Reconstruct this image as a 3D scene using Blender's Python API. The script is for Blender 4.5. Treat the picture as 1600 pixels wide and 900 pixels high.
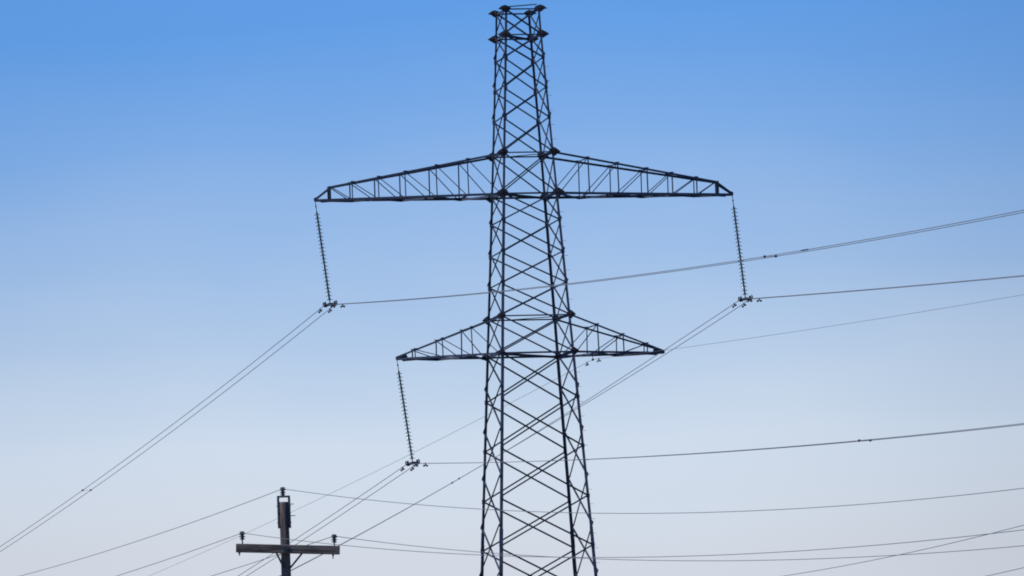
import bpy, bmesh, math, random
from mathutils import Vector, Matrix
S = bpy.context.scene
for o in list(bpy.data.objects):
    bpy.data.objects.remove(o)
COL = S.collection
rnd = random.Random(7)
R = math.radians
V = Vector

# ------------------------------------------------------------------ camera
cam_d = bpy.data.cameras.new('camera')
cam = bpy.data.objects.new('camera', cam_d)
COL.objects.link(cam)
S.camera = cam
PITCH, ROLL = math.atan((1339.6 - 450) / 12000), 0.0370
F = V((0, math.cos(PITCH), math.sin(PITCH)))
Rt = V((1, 0, 0))
Up = V((0, -math.sin(PITCH), math.cos(PITCH)))
Rr = Rt * math.cos(ROLL) - Up * math.sin(ROLL)
Ur = Rt * math.sin(ROLL) + Up * math.cos(ROLL)
m = Matrix((Rr, Ur, -F)).transposed().to_4x4()
m.translation = V((0, 0, 1.7))
cam.matrix_world = m
cam_d.sensor_width = 36
cam_d.lens = 270
cam_d.clip_start = 0.5
cam_d.clip_end = 20000

# ------------------------------------------------------------------ sky and sun
SUN_EL, SUN_AZ = R(46), R(-112)          # azimuth clockwise from the view direction (+Y)
W = bpy.data.worlds.new('World')
S.world = W
W.use_nodes = True
nt = W.node_tree
N, LK = nt.nodes, nt.links
bg = N['Background']
bg.inputs['Strength'].default_value = 0.15
sky = N.new('ShaderNodeTexSky')
sky.sky_type = 'NISHITA'
sky.sun_disc = False
sky.sun_elevation = SUN_EL
sky.sun_rotation = SUN_AZ
sky.air_density = 1.0
sky.dust_density = 0.6
sky.ozone_density = 3.0
tc = N.new('ShaderNodeTexCoord')
sep = N.new('ShaderNodeSeparateXYZ')
LK.new(tc.outputs['Generated'], sep.inputs[0])
# uneven thin haze: elevation wobbles a little with direction
noi = N.new('ShaderNodeTexNoise')
noi.inputs['Scale'].default_value = 9
noi.inputs['Detail'].default_value = 3
LK.new(tc.outputs['Generated'], noi.inputs['Vector'])
wob = N.new('ShaderNodeMath'); wob.operation = 'MULTIPLY_ADD'
LK.new(noi.outputs[0], wob.inputs[0])
wob.inputs[1].default_value = 0.016
LK.new(sep.outputs['Z'], wob.inputs[2])
mr = N.new('ShaderNodeMapRange')
bnd = N.new('ShaderNodeTexNoise')                       # faint drawn-out haze bands
bnd.inputs['Scale'].default_value = 1.0; bnd.inputs['Detail'].default_value = 4
bmp = N.new('ShaderNodeMapping'); bmp.inputs['Scale'].default_value = (13, 13, 52); bmp.inputs['Rotation'].default_value = (0, R(4), 0)
LK.new(tc.outputs['Generated'], bmp.inputs[0]); LK.new(bmp.outputs[0], bnd.inputs['Vector'])
wob2 = N.new('ShaderNodeMath'); wob2.operation = 'MULTIPLY_ADD'
LK.new(bnd.outputs[0], wob2.inputs[0]); wob2.inputs[1].default_value = 0.014
LK.new(wob.outputs[0], wob2.inputs[2])
LK.new(wob2.outputs[0], mr.inputs['Value'])
mr.inputs['From Min'].default_value = 0.0364 + 0.0145
mr.inputs['From Max'].default_value = 0.1108 + 0.0145
# how much of the pale haze layer stands between the viewer and the blue
hz = N.new('ShaderNodeValToRGB')
LK.new(mr.outputs[0], hz.inputs[0])
HAZE = [(0.0, 1.0), (0.11, 0.965), (0.216, 0.885), (0.327, 0.70), (0.44, 0.515), (0.549, 0.36), (0.749, 0.148), (1.0, 0.0)]
e = hz.color_ramp.elements
e[0].position, e[0].color = HAZE[0][0], (HAZE[0][1],) * 3 + (1,)
e[1].position, e[1].color = HAZE[-1][0], (HAZE[-1][1],) * 3 + (1,)
for p_, v_ in HAZE[1:-1]:
    k = e.new(p_); k.color = (v_,) * 3 + (1,)
tint = N.new('ShaderNodeMix'); tint.data_type = 'RGBA'; tint.blend_type = 'MULTIPLY'
tint.inputs['Factor'].default_value = 1.0
LK.new(sky.outputs[0], tint.inputs[6])
tint.inputs[7].default_value = (0.232, 0.444, 0.825, 1)
mix = N.new('ShaderNodeMix'); mix.data_type = 'RGBA'
LK.new(hz.outputs[0], mix.inputs['Factor'])
LK.new(tint.outputs[2], mix.inputs[6])
hc = N.new('ShaderNodeMix'); hc.data_type = 'RGBA'     # colour of the haze: greyer close to the ground
hf = N.new('ShaderNodeMapRange'); hf.interpolation_type = 'SMOOTHSTEP'
LK.new(mr.outputs[0], hf.inputs['Value'])
hf.inputs['From Min'].default_value = 0.0; hf.inputs['From Max'].default_value = 0.26
hc.inputs[6].default_value = (3.90, 4.16, 4.66, 1)
hc.inputs[7].default_value = (4.12, 4.60, 5.22, 1)
LK.new(hf.outputs[0], hc.inputs['Factor'])
LK.new(hc.outputs[2], mix.inputs[7])
# lens vignetting painted into the sky colour: darker to the right, slightly left
fr = N.new('ShaderNodeValToRGB')
xr = N.new('ShaderNodeMapRange')
LK.new(sep.outputs['X'], xr.inputs['Value'])
xr.inputs['From Min'].default_value = -0.07; xr.inputs['From Max'].default_value = 0.07
LK.new(xr.outputs[0], fr.inputs[0])
fr.color_ramp.interpolation = 'B_SPLINE'
e = fr.color_ramp.elements
e[0].position, e[0].color = 0.0, (0.94, 0.94, 0.95, 1)
e[1].position, e[1].color = 1.0, (0.83, 0.84, 0.86, 1)
for p_, c_ in ((0.22, (1, 1, 1, 1)), (0.66, (1, 1, 1, 1)), (0.84, (0.94, 0.945, 0.95, 1))):
    k = e.new(p_); k.color = c_
vignette = N.new('ShaderNodeMix'); vignette.data_type = 'RGBA'; vignette.blend_type = 'MULTIPLY'
vignette.inputs['Factor'].default_value = 1.0
LK.new(mix.outputs[2], vignette.inputs[6]); LK.new(fr.outputs[0], vignette.inputs[7])
LK.new(vignette.outputs[2], bg.inputs['Color'])

sd = bpy.data.lights.new('sun', 'SUN')
sd.energy = 3.0
sd.angle = R(0.5)
sd.color = (1.0, 0.95, 0.88)
so = bpy.data.objects.new('sun', sd)
COL.objects.link(so)
sdir = V((math.sin(SUN_AZ) * math.cos(SUN_EL), math.cos(SUN_AZ) * math.cos(SUN_EL), math.sin(SUN_EL)))
so.rotation_euler = sdir.to_track_quat('Z', 'Y').to_euler()

S.view_settings.view_transform = 'Standard'
S.view_settings.look = 'None'
S.view_settings.exposure = 0.15
S.view_settings.gamma = 1
S.cycles.filter_width = 1.9

# ------------------------------------------------------------------ materials
def mat(name, c0, c1, rough=0.6, metal=0.0, scale=6.0, stretch=(1, 1, 1), bump=0.0, trans=0.0, spec=0.5):
    M = bpy.data.materials.new(name)
    M.use_nodes = True
    n, l = M.node_tree.nodes, M.node_tree.links
    b = n['Principled BSDF']
    t = n.new('ShaderNodeTexCoord')
    mp = n.new('ShaderNodeMapping'); mp.inputs['Scale'].default_value = stretch
    l.new(t.outputs['Object'], mp.inputs[0])
    no = n.new('ShaderNodeTexNoise')
    no.inputs['Scale'].default_value = scale
    no.inputs['Detail'].default_value = 6
    no.inputs['Roughness'].default_value = 0.65
    l.new(mp.outputs[0], no.inputs['Vector'])
    cr = n.new('ShaderNodeValToRGB')
    cr.color_ramp.elements[0].position = 0.35
    cr.color_ramp.elements[1].position = 0.68
    cr.color_ramp.elements[0].color = (*c0, 1)
    cr.color_ramp.elements[1].color = (*c1, 1)
    l.new(no.outputs[0], cr.inputs[0])
    l.new(cr.outputs[0], b.inputs['Base Color'])
    b.inputs['Roughness'].default_value = rough
    b.inputs['Metallic'].default_value = metal
    b.inputs['Specular IOR Level'].default_value = spec
    b.inputs['Transmission Weight'].default_value = trans
    if bump:
        bp = n.new('ShaderNodeBump'); bp.inputs['Strength'].default_value = bump
        bp.inputs['Distance'].default_value = 0.01
        l.new(no.outputs[0], bp.inputs['Height'])
        l.new(bp.outputs[0], b.inputs['Normal'])
    return M

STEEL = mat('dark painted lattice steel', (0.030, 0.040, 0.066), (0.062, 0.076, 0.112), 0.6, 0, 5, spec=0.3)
PLATE = mat('rusted gusset steel', (0.036, 0.034, 0.044), (0.066, 0.058, 0.066), 0.75, 0, 9, spec=0.25)
FITTING = mat('dark galvanised fittings', (0.022, 0.028, 0.036), (0.045, 0.052, 0.064), 0.5, 0.1, 14, spec=0.3)
WIRE = mat('weathered aluminium strand', (0.12, 0.13, 0.155), (0.18, 0.19, 0.215), 0.6, 0.0, 3, spec=0.2)
CABLE = mat('grey fibre cable sheath', (0.11, 0.125, 0.15), (0.16, 0.175, 0.20), 0.7, 0.0, 3, spec=0.2)
GLASS = mat('green toughened glass', (0.42, 0.62, 0.58), (0.55, 0.74, 0.70), 0.1, 0.0, 10, trans=0.85)
WOOD = mat('weathered pole timber', (0.058, 0.050, 0.048), (0.18, 0.15, 0.135), 0.9, 0, 16, (1, 1, 0.07), bump=0.5, spec=0.15)
ARMWOOD = mat('weathered crossarm timber', (0.060, 0.051, 0.048), (0.185, 0.155, 0.138), 0.9, 0, 16, (0.07, 1, 1), bump=0.5, spec=0.15)
STRAP = mat('dark pole bracket steel', (0.03, 0.042, 0.055), (0.055, 0.07, 0.085), 0.6, 0, 12, spec=0.25)
PORC = mat('dark brown porcelain', (0.03, 0.034, 0.045), (0.05, 0.05, 0.06), 0.3, 0, 8)
CONC = mat('concrete footing', (0.25, 0.24, 0.22), (0.38, 0.37, 0.34), 0.9, 0, 4, bump=0.3)
GRASS = mat('dry meadow ground', (0.06, 0.07, 0.03), (0.13, 0.12, 0.06), 0.95, 0, 0.25, bump=0.4)

def vary(M, lo, hi):
    """each member weathered a little differently"""
    n, l = M.node_tree.nodes, M.node_tree.links
    b = n['Principled BSDF']
    src = b.inputs['Base Color'].links[0].from_socket
    oi = n.new('ShaderNodeObjectInfo'); r_ = n.new('ShaderNodeMapRange')
    r_.inputs['To Min'].default_value = lo; r_.inputs['To Max'].default_value = hi
    l.new(oi.outputs['Random'], r_.inputs['Value'])
    h = n.new('ShaderNodeHueSaturation')
    l.new(r_.outputs[0], h.inputs['Value']); l.new(src, h.inputs['Color'])
    l.new(h.outputs[0], b.inputs['Base Color'])
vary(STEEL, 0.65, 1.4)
vary(PLATE, 0.7, 1.4)
vary(GLASS, 0.75, 1.15)
for M_ in (WOOD, ARMWOOD):
    for n_ in M_.node_tree.nodes:
        if n_.type == 'VALTORGB':
            n_.color_ramp.elements[0].position, n_.color_ramp.elements[1].position = 0.40, 0.60
        if n_.type == 'TEX_NOISE':
            n_.inputs['Scale'].default_value = 22

# ------------------------------------------------------------------ mesh helpers
def tag(o, label=None, cat=None, group=None, kind=None):
    if label: o['label'] = label
    if cat: o['category'] = cat
    if group: o['group'] = group
    if kind: o['kind'] = kind
    return o

def empty(name, loc=(0, 0, 0), rot=None):
    o = bpy.data.objects.new(name, None)
    o.empty_display_size = 0.3
    if rot is not None:
        mm = rot.to_4x4(); mm.translation = V(loc); o.matrix_world = mm
    else:
        o.location = loc
    COL.objects.link(o)
    return o

class MB:
    def __init__(self):
        self.v, self.f = [], []
    def add(self, vs, fs):
        k = len(self.v)
        self.v += [tuple(p) for p in vs]
        self.f += [tuple(i + k for i in q) for q in fs]
    def prism(self, p, q, prof, a, b, prof2=None):
        """extrude a profile (list of (s,t) along unit vectors a,b) from p to q"""
        p, q = V(p), V(q); n = len(prof); prof2 = prof2 or prof
        vs = [p + a * s + b * t for s, t in prof] + [q + a * s + b * t for s, t in prof2]
        fs = [tuple(range(n - 1, -1, -1)), tuple(range(n, 2 * n))]
        fs += [(i, (i + 1) % n, n + (i + 1) % n, n + i) for i in range(n)]
        self.add(vs, fs)
    @staticmethod
    def frame(p, q, ha, hb=None):
        d = (V(q) - V(p)).normalized()
        a = V(ha); a = a - d * a.dot(d)
        if a.length < 1e-4:
            a = d.orthogonal()
        a.normalize()
        b = d.cross(a).normalized()
        if hb is not None and b.dot(V(hb)) < 0:
            b = -b
        return a, b
    def angle(self, p, q, w, ha, hb, t=None):
        """rolled steel L section, corner on the line p-q, flanges towards ha and hb"""
        t = t or max(0.006, w * 0.12)
        a, b = self.frame(p, q, ha, hb)
        self.prism(p, q, [(0, 0), (w, 0), (w, t), (t, t), (t, w), (0, w)], a, b)
    def flat(self, p, q, w, t, ha):
        a, b = self.frame(p, q, ha)
        self.prism(p, q, [(-w / 2, -t / 2), (w / 2, -t / 2), (w / 2, t / 2), (-w / 2, t / 2)], a, b)
    def rod(self, p, q, r, n=8, r2=None):
        a, b = self.frame(p, q, (0.31, 0.2, 0.93))
        r2 = r if r2 is None else r2
        pr = [(math.cos(2 * math.pi * i / n), math.sin(2 * math.pi * i / n)) for i in range(n)]
        self.prism(p, q, [(x * r, y * r) for x, y in pr], a, b, [(x * r2, y * r2) for x, y in pr])
    def box(self, c, sx, sy, sz):
        c = V(c)
        self.prism(c - V((0, 0, sz / 2)), c + V((0, 0, sz / 2)),
                   [(-sx / 2, -sy / 2), (sx / 2, -sy / 2), (sx / 2, sy / 2), (-sx / 2, sy / 2)], V((1, 0, 0)), V((0, 1, 0)))
    def plate(self, c, pts, t, a, b):
        """polygon plate through c in the plane a,b, thickness t"""
        a, b = V(a), V(b); n = a.cross(b).normalized(); c = V(c)
        self.prism(c - n * t / 2, c + n * t / 2, pts, a, b)
    def lathe(self, prof, n=16, c=(0, 0, 0)):
        c = V(c); vs, fs = [], []
        for r, z in prof:
            for i in range(n):
                an = 2 * math.pi * i / n
                vs.append(c + V((r * math.cos(an), r * math.sin(an), z)))
        for j in range(len(prof) - 1):
            for i in range(n):
                fs.append((j * n + i, j * n + (i + 1) % n, (j + 1) * n + (i + 1) % n, (j + 1) * n + i))
        fs.append(tuple(range(n - 1, -1, -1)))
        fs.append(tuple((len(prof) - 1) * n + i for i in range(n)))
        self.add(vs, fs)
    def ellipsoid(self, c, axis, la, r, n=8, k=5):
        d = V(axis).normalized(); a = d.orthogonal().normalized(); b = d.cross(a); c = V(c)
        vs, fs = [], []
        for j in range(k + 1):
            th = math.pi * (j + 0.35) / (k + 0.7)
            for i in range(n):
                an = 2 * math.pi * i / n
                vs.append(c - d * la * math.cos(th) + (a * math.cos(an) + b * math.sin(an)) * r * math.sin(th))
        for j in range(k):
            for i in range(n):
                fs.append((j * n + i, j * n + (i + 1) % n, (j + 1) * n + (i + 1) % n, (j + 1) * n + i))
        fs.append(tuple(range(n - 1, -1, -1))); fs.append(tuple(k * n + i for i in range(n)))
        self.add(vs, fs)
    def tube(self, pts, r, n=6):
        pts = [V(p) for p in pts]; vs, fs = [], []
        up = V((0, 0, 1))
        for i, p in enumerate(pts):
            d = (pts[min(i + 1, len(pts) - 1)] - pts[max(i - 1, 0)]).normalized()
            a = d.cross(up).normalized(); b = a.cross(d)
            for j in range(n):
                an = 2 * math.pi * j / n
                vs.append(p + a * r * math.cos(an) + b * r * math.sin(an))
        for i in range(len(pts) - 1):
            for j in range(n):
                fs.append((i * n + j, i * n + (j + 1) % n, (i + 1) * n + (j + 1) % n, (i + 1) * n + j))
        fs.append(tuple(range(n - 1, -1, -1)))
        fs.append(tuple((len(pts) - 1) * n + j for j in range(n)))
        self.add(vs, fs)
    def build(self, name, material, parent=None, smooth=False):
        me = bpy.data.meshes.new(name)
        me.from_pydata(self.v, [], self.f)
        bm = bmesh.new(); bm.from_mesh(me)
        bmesh.ops.recalc_face_normals(bm, faces=bm.faces[:])
        bm.to_mesh(me); bm.free()
        me.materials.append(material)
        if smooth:
            for p in me.polygons:
                p.use_smooth = True
        o = bpy.data.objects.new(name, me)
        COL.objects.link(o)
        if parent is not None:
            o.parent = parent
        return o

def lerp(xs, ys, x):
    if x >= xs[0]: i = 0
    elif x <= xs[-1]: i = len(xs) - 2
    else:
        i = max(j for j in range(len(xs) - 1) if xs[j] >= x)
    t = (x - xs[i]) / (xs[i + 1] - xs[i])
    return ys[i] + t * (ys[i + 1] - ys[i])

# ------------------------------------------------------------------ ground
g = MB()
n = 60
for i in range(n + 1):
    for j in range(n + 1):
        x = -3000 + 6000 * i / n; y = -800 + 6800 * j / n
        z = 0.0
        dist = math.hypot(x, y)
        if dist > 500:
            z = (math.sin(x * 0.0021) + math.sin(y * 0.0017 + 1)) * min(1, (dist - 500) / 1500) * 3.0 - (dist - 500) * 0.002
        g.v.append((x, y, z))
for i in range(n):
    for j in range(n):
        g.f.append((i * (n + 1) + j, (i + 1) * (n + 1) + j, (i + 1) * (n + 1) + j + 1, i * (n + 1) + j + 1))
tag(g.build('ground', GRASS, smooth=True), kind='structure')

# ------------------------------------------------------------------ transmission tower
TH = 0.2262
O = V((0.636, 308.4, 0))
EX = V((math.cos(TH), math.sin(TH), 0))
EY = V((-math.sin(TH), math.cos(TH), 0))
LZ = [35.77, 34.736, 29.965, 28.317, 23.372, 21.883, 14.056]
LW = [0.710, 0.759, 1.037, 1.131, 1.415, 1.499, 1.935]
LD = [0.911, 0.918, 1.037, 1.104, 1.310, 1.403, 1.744]
def corner(sx, sy, z):
    return V((sx * lerp(LZ, LW, z), sy * lerp(LZ, LD, z), z))

tower = empty('transmission_tower', O, Matrix((EX, EY, V((0, 0, 1)))).transposed())
tag(tower, 'tall dark steel lattice tower with two pairs of tapering crossarms, standing against the sky', 'tower')

FRONT = [35.77, 34.736, 33.779, 32.563, 31.347, 29.965, 28.317, 27.198, 25.900, 24.654, 23.372, 21.883,
         20.033, 18.053, 16.043, 14.056, 11.95, 9.7, 7.3, 4.7, 2.0]
SIDE = [35.77, 34.736, 33.934, 32.808, 31.515, 29.965, 28.317, 27.284, 26.038, 24.766, 23.372, 21.883,
        20.552, 18.823, 16.937, 14.979, 13.05, 10.95, 8.7, 6.2, 3.5, 0.6]
SEG = [(35.80, 28.317, 0.084), (28.317, 21.883, 0.100), (21.883, 14.30, 0.110), (14.30, 0.0, 0.130)]
legs = {}
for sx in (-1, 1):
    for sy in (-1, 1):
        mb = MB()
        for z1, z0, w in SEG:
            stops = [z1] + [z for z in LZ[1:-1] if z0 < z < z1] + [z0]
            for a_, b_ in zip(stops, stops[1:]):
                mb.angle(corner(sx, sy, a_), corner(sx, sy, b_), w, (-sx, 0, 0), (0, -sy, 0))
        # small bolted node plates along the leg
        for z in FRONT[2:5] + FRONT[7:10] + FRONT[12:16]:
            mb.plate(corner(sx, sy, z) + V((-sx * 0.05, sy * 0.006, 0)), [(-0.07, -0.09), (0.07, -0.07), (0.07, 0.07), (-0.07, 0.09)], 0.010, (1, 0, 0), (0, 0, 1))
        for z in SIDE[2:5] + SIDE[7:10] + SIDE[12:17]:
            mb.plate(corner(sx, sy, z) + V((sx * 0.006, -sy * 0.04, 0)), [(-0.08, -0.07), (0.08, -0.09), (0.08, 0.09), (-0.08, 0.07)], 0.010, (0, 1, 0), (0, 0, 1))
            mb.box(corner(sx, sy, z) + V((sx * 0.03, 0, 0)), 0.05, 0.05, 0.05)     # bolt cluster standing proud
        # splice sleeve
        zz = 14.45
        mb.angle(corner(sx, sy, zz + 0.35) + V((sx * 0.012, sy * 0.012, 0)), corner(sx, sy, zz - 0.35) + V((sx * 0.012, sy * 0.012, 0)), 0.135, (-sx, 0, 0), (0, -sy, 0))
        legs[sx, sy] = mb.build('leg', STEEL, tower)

# step bolts climb the near right leg
zz = 33.4
while zz > 3.0:
    if not (abs(zz - 29.2) < 1.2 or abs(zz - 22.6) < 1.1):
        c = corner(1, -1, zz)
        mb = MB()
        mb.rod(c + V((-0.02, 0.02, 0)), c + V((0.13, 0.02, 0.0)), 0.006, 6)
        mb.rod(c + V((0.13, 0.02, -0.0)), c + V((0.142, 0.02, 0.0)), 0.012, 6)
        mb.build('step_bolt', STEEL, legs[1, -1])
    zz -= 0.59

def xbrace(pa1, pb0, pb1, pa0, nrm, w, dirz):
    """one X: pa1->pb0 and pb1->pa0, bolted at the crossing, on the face with outward normal nrm"""
    mb = MB(); nrm = V(nrm)
    for (p, q), off in (((pa1, pb0), 0.010), ((pb1, pa0), -0.016)):
        d = (q - p).normalized()
        p2, q2 = p + d * 0.05 + nrm * off, q - d * 0.05 + nrm * off
        mb.angle(p2, q2, w, d.cross(nrm), -nrm if off < 0 else nrm, 0.007)
    return mb.build('cross_brace', STEEL, tower)

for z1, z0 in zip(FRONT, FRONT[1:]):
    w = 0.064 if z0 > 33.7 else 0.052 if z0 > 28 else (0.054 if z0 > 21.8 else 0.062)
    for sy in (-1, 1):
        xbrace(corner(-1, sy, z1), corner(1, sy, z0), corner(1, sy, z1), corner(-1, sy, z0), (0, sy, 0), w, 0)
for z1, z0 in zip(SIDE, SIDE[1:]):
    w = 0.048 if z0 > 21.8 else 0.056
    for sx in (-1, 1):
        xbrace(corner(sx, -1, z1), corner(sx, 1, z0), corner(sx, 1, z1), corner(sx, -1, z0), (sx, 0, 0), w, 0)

# horizontal belts and plan bracing
BELT = [35.77, 34.736, 29.965, 28.317, 23.372, 21.883]
for z in BELT:
    arm_low = z in (28.317, 21.883)
    for sy in (-1, 1):
        mb = MB()
        mb.angle(corner(-1, sy, z) + V((0.09, -sy * 0.012, 0)), corner(1, sy, z) + V((-0.09, -sy * 0.012, 0)), 0.075 if arm_low else 0.055, (0, 0, -1), (0, -sy, 0))
        mb.build('belt_beam', STEEL, tower)
    for sx in (-1, 1):
        mb = MB()
        mb.angle(corner(sx, -1, z) + V((-sx * 0.012, 0.09, 0)), corner(sx, 1, z) + V((-sx * 0.012, -0.09, 0)), 0.09, (0, 0, -1), (-sx, 0, 0))
        mb.build('belt_beam', STEEL, tower)
for z, (a_, b_), dz, w in ((35.77, ((-1, -1), (1, -1)), 0.13, 0.045), (34.736, ((-1, -1), (1, 1)), -0.03, 0.085),
                           (28.317, ((-1, -1), (1, 1)), -0.03, 0.09), (21.883, ((-1, -1), (1, 1)), -0.03, 0.09),
                           (29.965, ((-1, 1), (1, -1)), -0.05, 0.03), (23.372, ((-1, 1), (1, -1)), -0.05, 0.03)):
    p, q = corner(*a_, z), corner(*b_, z)
    d = (q - p).normalized()
    mb = MB()
    mb.angle(p + d * 0.12 + V((0, 0, dz * (0.35 if dz > 0 else 1))), q - d * 0.12 + V((0, 0, dz)), w, (0, 0, 1 if dz > 0 else -1), d.cross(V((0, 0, 1))))
    mb.build('plan_brace', STEEL, tower)

# gusset plates (outline in x towards the outside, z), scaled per level
OUT = [(0.31, -0.02), (0.19, 0.06), (0.02, 0.145), (-0.06, 0.14), (-0.20, 0.05), (-0.22, 0.0), (-0.11, -0.12), (-0.06, -0.17), (0.05, -0.17), (0.16, -0.10)]
TOP = [(0.31, -0.02), (0.16, 0.10), (0.0, 0.145), (-0.20, 0.06), (-0.22, 0.01), (-0.13, -0.13), (-0.04, -0.18), (0.05, -0.15), (0.18, -0.05)]
GS = {35.77: (TOP, 1.0, 1.0), 34.736: (OUT, 1.0, 1.05), 29.965: (OUT, 0.92, 1.15), 28.317: (OUT, 1.0, 1.25), 23.372: (OUT, 0.72, 1.1), 21.883: (OUT, 0.66, 0.95)}
for z, (prof, kx, kz) in GS.items():
    for sx in (-1, 1):
        for sy in (-1, 1):
            c = corner(sx, sy, z)
            mb = MB()
            mb.plate(c + V((0, sy * 0.022, 0)), [(x * sx * kx, y * kz) for x, y in prof], 0.014, (1, 0, 0), (0, 0, 1))
            # side-face plate at a right angle to it
            mb.plate(c + V((sx * 0.022, 0, 0)), [(0.02 * -sy, -0.15 * kz), (-sy * 0.20, -0.07), (-sy * 0.23, 0.03), (-sy * 0.12, 0.12 * kz), (0.03 * sy, 0.13 * kz), (0.05 * sy, 0.0)], 0.014, (0, 1, 0), (0, 0, 1))
            # horizontal bearing plate reaching outwards
            mb.plate(c + V((0, 0, 0.004)), [(0.29 * sx * kx, 0.0), (0.03 * sx, 0.10 * sy), (-0.16 * sx, 0.04 * sy), (-0.15 * sx, -0.08 * sy), (0.06 * sx, -0.13 * sy)], 0.014, (1, 0, 0), (0, 1, 0))
            for bx, bz in ((0.12, 0.0), (0.05, 0.07), (-0.1, 0.03), (-0.02, -0.1), (0.02, 0.0)):
                mb.rod(c + V((bx * sx, sy * 0.024, bz)), c + V((bx * sx, sy * 0.052, bz)), 0.016, 6)
            mb.build('gusset_plate', PLATE, tower)

# crossarms
def crossarm(sg, zl, zu, tipx, tipz, nodes, knee, name_label):
    root = empty('crossarm'); root.parent = tower
    root['label'] = name_label
    ups, los = {}, {}
    for sy in (-1, 1):
        l0 = corner(sg, sy, zl); l1 = V((sg * tipx, sy * 0.05, tipz))
        u0 = corner(sg, sy, zu)
        u1 = V((sg * knee[0], sy * (0.05 + 0.16 * (tipx - knee[0])), knee[1])) if knee else V((sg * tipx, sy * 0.05, tipz + 0.07))
        los[sy] = lambda x, l0=l0, l1=l1: l0.lerp(l1, (x - abs(l0.x)) / (tipx - abs(l0.x)))
        xe = knee[0] if knee else tipx
        ups[sy] = lambda x, u0=u0, u1=u1, xe=xe: u0.lerp(u1, (x - abs(u0.x)) / (xe - abs(u0.x)))
        big = knee is not None
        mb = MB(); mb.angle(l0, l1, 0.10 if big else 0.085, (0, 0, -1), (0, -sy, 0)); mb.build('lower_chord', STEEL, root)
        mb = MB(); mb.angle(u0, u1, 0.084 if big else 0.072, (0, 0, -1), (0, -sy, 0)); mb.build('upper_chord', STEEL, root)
        if knee:
            mb = MB(); mb.angle(u1, l1 + V((0, 0, 0.03)), 0.085, (0, 0, -1), (0, -sy, 0)); mb.build('end_strut', STEEL, root)
        xs = list(nodes)
        for i, x in enumerate(xs):
            mb = MB()
            mb.angle(ups[sy](x) + V((0, -sy * 0.012, 0)), los[sy](x) + V((0, -sy * 0.012, 0)), 0.045, (sg, 0, 0), (0, -sy, 0), 0.007)
            # the little cap plates seen on the upper chord
            mb.box(ups[sy](x) + V((0, 0, 0.012)), 0.16, 0.05, 0.04)
            mb.build('post', STEEL, root)
            inner = xs[i + 1] + 0.15 if i + 1 < len(xs) else abs(l0.x) + 0.12
            mb = MB()
            mb.flat(ups[sy](x) + V((0, -sy * 0.02, -0.03)), los[sy](inner) + V((0, -sy * 0.02, 0.0)), 0.034, 0.02, (0, 0, 1))
            mb.build('diagonal', STEEL, root)
        if knee:
            mb = MB()
            mb.angle(u1 + V((0, -sy * 0.01, 0)), los[sy](knee[0]) + V((0, -sy * 0.01, 0)), 0.10, (sg, 0, 0), (0, -sy, 0)); mb.build('post', STEEL, root)
            mb = MB(); mb.flat(u1 + V((0, -sy * 0.02, -0.03)), los[sy](xs[0] + 0.15) + V((0, -sy * 0.02, 0)), 0.034, 0.02, (0, 0, 1)); mb.build('diagonal', STEEL, root)
    seq = ([knee[0]] if knee else []) + list(nodes)
    for i, x in enumerate(seq):
        for fn, dz in ((ups, 0.0), (los, -0.03)):
            mb = MB()
            mb.angle(fn[-1](x) + V((0, 0.03, dz)), fn[1](x) + V((0, -0.03, dz)), 0.05, (0, 0, -1), (sg, 0, 0), 0.007)
            mb.build('tie', STEEL, root)
    # zig-zag bracing of the underside
    zx = [tipx - 0.25] + seq + [lerp(LZ, LW, zl) + 0.1]
    for i in range(len(zx) - 1):
        s_ = -1 if i % 2 else 1
        mb = MB()
        mb.angle(los[s_](zx[i]) + V((0, 0, -0.05)), los[-s_](zx[i + 1]) + V((0, 0, -0.05)), 0.085, (0, 0, -1), (0, 1, 0), 0.008)
        mb.build('underside_brace', STEEL, root)
    mb = MB()
    L = 0.10 if knee else 0.42
    mb.plate((sg * (tipx + 0.04), 0, tipz), [(0, -0.06), (0, 0.05), (-sg * L, 0.06 + L * 0.30), (-sg * (L + 0.1), -0.08)], 0.09, (1, 0, 0), (0, 0, 1))
    mb.build('tip_plate', STEEL, root)

UN = [7.10, 6.05, 4.98, 3.73, 2.47]
LN = [4.77, 3.71, 2.58]
crossarm(-1, 28.317, 29.965, 8.612, 28.27, UN, (7.97, 28.78), 'long upper left crossarm')
crossarm(1, 28.317, 29.965, 8.647, 28.22, UN, (7.97, 28.73), 'long upper right crossarm')
crossarm(-1, 21.883, 23.372, 5.494, 21.83, LN, None, 'short lower left crossarm')
crossarm(1, 21.883, 23.372, 5.53, 21.85, LN, None, 'short lower right crossarm')
for sx in (-1, 1):
    for sy in (-1, 1):
        c = corner(sx, sy, 0)
        mb = MB()
        mb.prism((c.x, c.y, -0.4), (c.x, c.y, 0.35), [(-0.5, -0.5), (0.5, -0.5), (0.5, 0.5), (-0.5, 0.5)], V((1, 0, 0)), V((0, 1, 0)), [(-0.3, -0.3), (0.3, -0.3), (0.3, 0.3), (-0.3, 0.3)])
        mb.build('footing', CONC, tower)

def tw(x, y, z):
    return O + EX * x + EY * y + V((0, 0, z))

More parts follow.
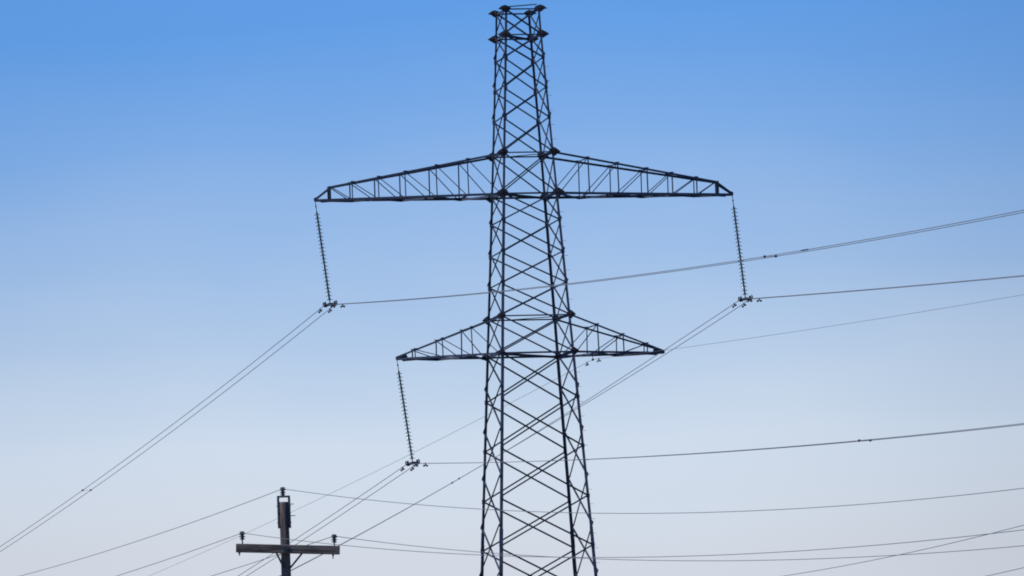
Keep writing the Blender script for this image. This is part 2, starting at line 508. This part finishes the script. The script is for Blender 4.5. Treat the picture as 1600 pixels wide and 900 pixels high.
# ------------------------------------------------------------------ insulator strings
disc_me = cap_me = None
def insulator_string(tip, yoke, label):
    ax = (tip - yoke).normalized()
    rot = Matrix((EY.cross(ax).normalized(), EY, ax)).transposed()
    length = (tip - yoke).length
    root = empty('insulator_string', tip, rot)
    tag(root, label, 'insulator', 'glass insulator strings hanging from the crossarm tips')
    mb = MB()
    mb.rod((0, 0, 0.03), (0, 0, -0.24), 0.013); mb.ellipsoid((0, 0, -0.26), (0, 0, 1), 0.05, 0.032)
    mb.rod((0, 0, -0.28), (0, 0, -0.50), 0.016); mb.box((0, 0, -0.02), 0.05, 0.03, 0.10)
    mb.build('hanger_link', FITTING, root)
    n = 24
    top = -0.46; pitch = (length - 0.46 - 0.20) / n
    global disc_me, cap_me
    for i in range(n):
        z = top - pitch * (i + 1)
        if disc_me is None:
            a = MB(); a.lathe([(0.03, 0.026), (0.075, 0.020), (0.122, 0.004), (0.130, -0.006), (0.124, -0.010), (0.10, -0.002), (0.05, 0.008), (0.03, 0.008)], 18)
            d = a.build('glass_disc', GLASS, root, True); disc_me = d.data
            b = MB(); b.lathe([(0.022, 0.118), (0.036, 0.10), (0.042, 0.06), (0.044, 0.026), (0.036, 0.004), (0.030, -0.012), (0.028, -0.040)], 10)
            c = b.build('metal_cap', FITTING, d, True); cap_me = c.data
        else:
            d = bpy.data.objects.new('glass_disc', disc_me); COL.objects.link(d); d.parent = root
            c = bpy.data.objects.new('metal_cap', cap_me); COL.objects.link(c); c.parent = d
        d.location = (0, 0, z)
    mb = MB()
    mb.rod((0, 0, -length + 0.24), (0, 0, -length + 0.05), 0.02)
    mb.plate((0, 0, -length), [(-0.25, -0.05), (0.25, -0.05), (0.23, 0.02), (0.07, 0.07), (-0.07, 0.07), (-0.23, 0.02)], 0.03, (1, 0, 0), (0, 0, 1))
    mb.build('yoke_plate', FITTING, root)
    for s in (-1, 1):
        mb = MB()
        # cradle clamp with upturned arcing horn, wrapped round the conductor
        x = 0.2 * s
        mb.box((x, 0, -length + 0.0), 0.07, 0.34, 0.05)
        mb.box((x, 0, -length + 0.06), 0.06, 0.16, 0.09)
        pts = [(x - 0.05 * s, -0.05, -length - 0.06), (x + 0.01 * s, -0.10, -length - 0.06), (x + 0.05 * s, -0.15, -length + 0.0), (x + 0.05 * s, -0.17, -length + 0.08), (x + 0.01 * s, -0.18, -length + 0.13)]
        for p, q in zip(pts, pts[1:]):
            mb.rod(p, q, 0.023)
            mb.rod((p[0], -p[1], p[2]), (q[0], -q[1], q[2]), 0.023)
        mb.build('suspension_clamp', FITTING, root)
    return root

ULt, ULy = tw(-8.612, 0, 28.25), tw(-8.138, 0, 24.03)
URt, URy = tw(8.647, 0, 28.19), tw(9.037, 0, 23.907)
LLt, LLy = tw(-5.494, 0, 21.80), tw(-4.994, 0, 17.589)
insulator_string(ULt, ULy, 'greenish glass disc insulator string hanging from the tip of the long upper left crossarm')
insulator_string(URt, URy, 'greenish glass disc insulator string hanging from the tip of the long upper right crossarm')
insulator_string(LLt, LLy, 'greenish glass disc insulator string hanging from the tip of the short lower left crossarm')

# ------------------------------------------------------------------ conductors
def direc(az):
    a = R(az); return V((math.sin(a), math.cos(a), 0))
def pt(P0, az, b, c, s):
    p = P0 + direc(az) * s; p.z += b * s + c * s * s; return p

def damper(parent, P, d, k=1.0):
    """stockbridge damper slung under the wire at P, wire direction d"""
    d = V(d).normalized()
    mb = MB()
    mb.box(P + V((0, 0, -0.025)), 0.05, 0.05, 0.10)
    c = P + V((0, 0, -0.085))
    mb.rod(c - d * 0.20 * k, c + d * 0.20 * k, 0.009, 6)
    o = mb.build('vibration_damper', FITTING, parent)
    for s in (-1, 1):
        w = MB()
        w.ellipsoid(c + d * 0.19 * s * k - V((0, 0, 0.012)), d, 0.095 * k, 0.046 * k)
        w.build('damper_weight', FITTING, o, True)

def conductor(P0, far, near, off, label, r=0.0132, smax=(220, 130), dist=1.05, group=None, name='conductor', material=None, damp=True, twist=0.0):
    P = P0 + EX * off
    def fpt(s):
        t = min(1, max(0, s / 50)); t = R(twist) * t * t * (3 - 2 * t)
        return pt(P0, *far, s) + (EX * math.cos(t) + V((0, 0, math.sin(t)))) * off
    pts = []
    s = smax[0]
    while s > 0.4:
        pts.append(fpt(s)); s -= 1.5 if s > 6 else 0.5
    pts.append(P.copy())
    s = 0.5
    while s < smax[1]:
        pts.append(pt(P, *near, s)); s += 0.5 if s < 6 else 1.5
    mb = MB(); mb.tube(pts, r)
    o = mb.build(name, material or WIRE, None, True)
    tag(o, label, 'power line' if name == 'conductor' else 'cable', group)
    if damp:
        for par in (far, near):
            damper(o, pt(P, *par, dist), direc(par[0]) + V((0, 0, par[1])))
    return o

FA, NA = -13.2246, 162.0
GRP = 'twin conductors carried by the insulator strings'
B = {}
B['UL'] = (ULy, (FA, -0.08401, 0.000163), (NA, -0.06461, 0.000311))
B['UR'] = (URy, (FA, -0.08910, 0.000181), (NA, -0.05657, 0.000147))
B['LL'] = (LLy, (FA, -0.08669, 0.000156), (NA, -0.05955, 0.000280))
TXT = {'UL': 'upper left', 'UR': 'upper right', 'LL': 'lower left'}
cobj = {}
for k, (P, far, near) in B.items():
    for s, w in ((-1, 'left'), (1, 'right')):
        cobj[k, s] = conductor(P, far, near, 0.2 * s, f'{w} one of the two grey conductors clamped below the {TXT[k]} insulator string', group=GRP, twist=29 if k == 'UR' else 0)

def spacer(k, which, s, label, twist=0):
    ax = EX * math.cos(R(twist)) + V((0, 0, math.sin(R(twist))))
    P0, far, near = B[k]
    par = far if which == 'far' else near
    root = empty('bundle_spacer', pt(P0, *par, s))
    tag(root, label, 'spacer', 'spacers holding twin conductors apart')
    loc = root.location.copy()
    mb = MB(); mb.rod(ax * -0.2, ax * 0.2, 0.007, 6); mb.build('spacer_bar', CABLE, root)
    for sd_ in (-1, 1):
        mb = MB()
        mb.ellipsoid(ax * 0.2 * sd_, direc(par[0]), 0.075, 0.047)
        mb.box(ax * 0.185 * sd_, 0.08, 0.05, 0.06)
        mb.build('clamp', FITTING, root)
    root.location = loc
spacer('UL', 'far', 57.4, 'small two-clamp spacer on the twin wires running down to the left edge of the photo')
spacer('UR', 'far', 54.4, 'small two-clamp spacer on the twin wires between the lattice tower and the wooden pole', 29)
spacer('LL', 'near', 51.5, 'small spacer on the twin wires coming from the lower left insulator, right of the tower')
spacer('UL', 'near', 51.8, 'small two-clamp spacer on the topmost twin wires just right of the upper right insulator string')
# splice sleeve on the topmost pair
P = B['UL'][0] + EX * -0.2
mb = MB()
mb.tube([pt(P, *B['UL'][2], 55.4), pt(P, *B['UL'][2], 55.45), pt(P, *B['UL'][2], 56.0), pt(P, *B['UL'][2], 56.05)], 0.024, 8)
mb.build('splice_sleeve', FITTING, cobj['UL', -1])

# thin fibre cable hung below the lower right crossarm
CX = 2.58
ADP = tw(CX, 0, 21.60)
ac = empty('cable_clamp', ADP)
tag(ac, 'small dark suspension clamp hung under the short lower right crossarm holding a thin cable', 'clamp')
mb = MB(); mb.rod((0, 0, 0.0), (0, 0, 0.24), 0.012); mb.box((0, 0, 0.23), 0.06, 0.06, 0.05); mb.build('hanger', FITTING, ac)
mb = MB(); mb.ellipsoid((0, 0, -0.01), direc(-15), 0.11, 0.05); mb.build('clamp_body', FITTING, ac)
AF, AN = (-13.2246, -0.0545, 0.000113), (162.0, -0.0335, 0.000175)
thin = conductor(ADP, AF, AN, 0.0, 'thin pale grey cable clamped below the short lower right crossarm, faintest line across the photo', r=0.0074,
                 smax=(220, 110), name='fibre_cable', material=CABLE, damp=False)
damper(thin, pt(ADP, *AF, 1.0), direc(AF[0]), 0.8)
damper(thin, pt(ADP, *AN, 0.75), direc(AN[0]), 0.8)

# ------------------------------------------------------------------ wooden utility pole
PX, PY = -4.553, 148.0
pole = empty('utility_pole', (PX, PY, 0))
tag(pole, 'weathered wooden utility pole with one timber crossarm and three dark pin insulators', 'pole')
mb = MB()
prof = [(0.128, -1.0), (0.122, 1.5), (0.108, 4.5), (0.094, 7.2), (0.087, 8.66), (0.080, 8.70)]
mb.lathe(prof, 20)
mb.build('pole_shaft', WOOD, pole, False)
# crossarm, bolted on the near side and sagging a little to the right
arm = empty('crossarm', (0, -0.155, 7.785)); arm.parent = pole
arm.rotation_euler = (0, R(3.05), R(7))
mb = MB()
hw, hh, L0, L1, bv = 0.062, 0.083, -0.945, 1.055, 0.012
pr = [(-hw + bv, -hh), (hw - bv, -hh), (hw, -hh + bv), (hw, hh - bv), (hw - bv, hh), (-hw + bv, hh), (-hw, hh - bv), (-hw, -hh + bv)]
mb.prism((L0, 0, 0), (L1, 0, 0), pr, V((0, 1, 0)), V((0, 0, 1)))
timber = mb.build('timber', ARMWOOD, arm)
mb = MB(); mb.box((0.02, -0.072, -0.005), 0.10, 0.014, 0.10); mb.rod((0.02, -0.075, 0), (0.02, -0.11, 0), 0.022, 6); mb.rod((0.02, 0.06, 0), (0.02, 0.28, 0), 0.012, 6)
mb.build('arm_bolt', STRAP, arm)
for x, y in ((-0.88, 0), (0.93, 0)):
    mb = MB(); mb.rod((x, y, -0.15 if x < 0 else -0.17), (x, y, -hh), 0.010, 6); mb.rod((x, y, -0.115), (x, y, -hh - 0.005), 0.022, 6)
    mb.build('pin_nut', STRAP, arm)
for p, q in (((-0.17, -0.15, 7.72), (-0.045, -0.105, 7.44)), ((0.33, -0.12, 7.70), (0.085, -0.095, 7.42))):
    mb = MB(); mb.flat(p, q, 0.036, 0.010, (1, 0, 0.4)); mb.rod(V(q) + V((0, -0.03, 0)), V(q) + V((0, 0.02, 0)), 0.016, 6); mb.build('arm_brace', STRAP, pole)
# pole-top bracket: an inverted U of steel channel
br = empty('pole_top_bracket', (0.0, 0, 0)); br.parent = pole
for s in (-1, 1):
    mb = MB()
    x0 = 0.105 * s
    mb.prism((x0, 0, 8.195), (x0, 0, 8.785), [(-0.022, -0.05), (0.022, -0.05), (0.022, 0.05), (-0.022, 0.05)], V((1, 0, 0)), V((0, 1, 0)))
    for z in (8.26, 8.5):
        mb.rod((x0, -0.07, z), (x0, 0.07, z), 0.014, 6)
    mb.build('side_strap', STRAP, br)
mb = MB(); mb.box((0, 0, 8.803), 0.252, 0.10, 0.034); mb.build('cross_plate', STRAP, br)
mb = MB()
for z in (8.62, 8.30):
    mb.rod((-0.14, -0.03, z), (0.14, -0.03, z), 0.010, 6)
for z, l in ((8.655, 0.19), (8.43, 0.215)):
    mb.rod((0.10, 0, z), (l, 0, z), 0.008, 6)
mb.build('through_bolt', STRAP, br)

def pin_insulator(loc, stem, k=1.0):
    mb = MB()
    mb.lathe([(0.026, 0), (0.050, 0.010), (0.052, 0.020), (0.032, 0.028), (0.030, 0.046), (0.058, 0.054), (0.062, 0.064), (0.034, 0.074), (0.030, 0.094),
              (0.060, 0.102), (0.066, 0.112), (0.046, 0.120), (0.036, 0.128), (0.040, 0.140), (0.050, 0.150), (0.044, 0.158), (0.02, 0.162)], 18)
    o = mb.build('pin_insulator', PORC, pole, True)
    o.location = loc; o.scale = (k, k, k)
    b = MB(); b.rod((0, 0, -stem), (0, 0, 0.02), 0.014, 8); b.build('pin', STRAP, o)
    w = MB(); w.tube([(0.047 * math.cos(a * 0.6), 0.047 * math.sin(a * 0.6), 0.131) for a in range(12)], 0.006, 5); w.build('tie_wire', WIRE, o)
    return o
T_ = V((-0.012, 0, 8.825)); pin_insulator(T_, 0.03)
a7 = R(7)
L_ = V((-0.813, -0.255, 7.99)); pin_insulator(L_, 0.10)
Q_ = V((0.949, -0.04, 7.876)); pin_insulator(Q_, 0.10)

def line(P0, far, near, label, r=0.0062, smax=(90, 75), group='wires strung over the wooden pole'):
    pts = []
    s = smax[0]
    while s > 0.2:
        pts.append(pt(P0, *far, s)); s -= 1.0
    pts.append(P0.copy()); s = 0.5
    while s < smax[1]:
        pts.append(pt(P0, *near, s)); s += 1.0
    mb = MB(); mb.tube(pts, r)
    tag(mb.build('overhead_wire', WIRE, None, True), label, 'wire', group)
base = V((PX, PY, 0))
PF, PN = -14.0, 158.0
line(base + T_ + V((0, 0, 0.131)), (PF, -0.0264, 0.00042), (PN, -0.1105, 0.00160), 'grey wire passing over the insulator on top of the wooden pole')
line(base + L_ + V((0, 0.0, 0.131)), (PF, -0.0253, 0.00039), (PN, -0.1030, 0.00149), 'grey wire passing over the insulator on the left end of the pole crossarm')
line(base + Q_ + V((0, 0.0, 0.131)), (PF, -0.0238, 0.00022), (PN, -0.1030, 0.00149), 'grey wire passing over the insulator on the right end of the pole crossarm')

def stray(P0, az, b, c, s0, s1, label):
    mb = MB()
    mb.tube([pt(P0, az, b, c, s0 + (s1 - s0) * i / 60) for i in range(61)], 0.0058)
    tag(mb.build('overhead_wire', WIRE, None, True), label, 'wire', 'wires crossing the lower right corner')
stray(V((8.871, 120, 6.824)), -10, -0.01849, 0.000630, -25, 45, 'thin grey wire rising steeply across two flatter wires near the lower right corner')
stray(V((8.841, 120, 6.134)), -10, -0.01823, 0.000729, -25, 30, 'short visible grey wire cutting the very bottom right corner of the photo')
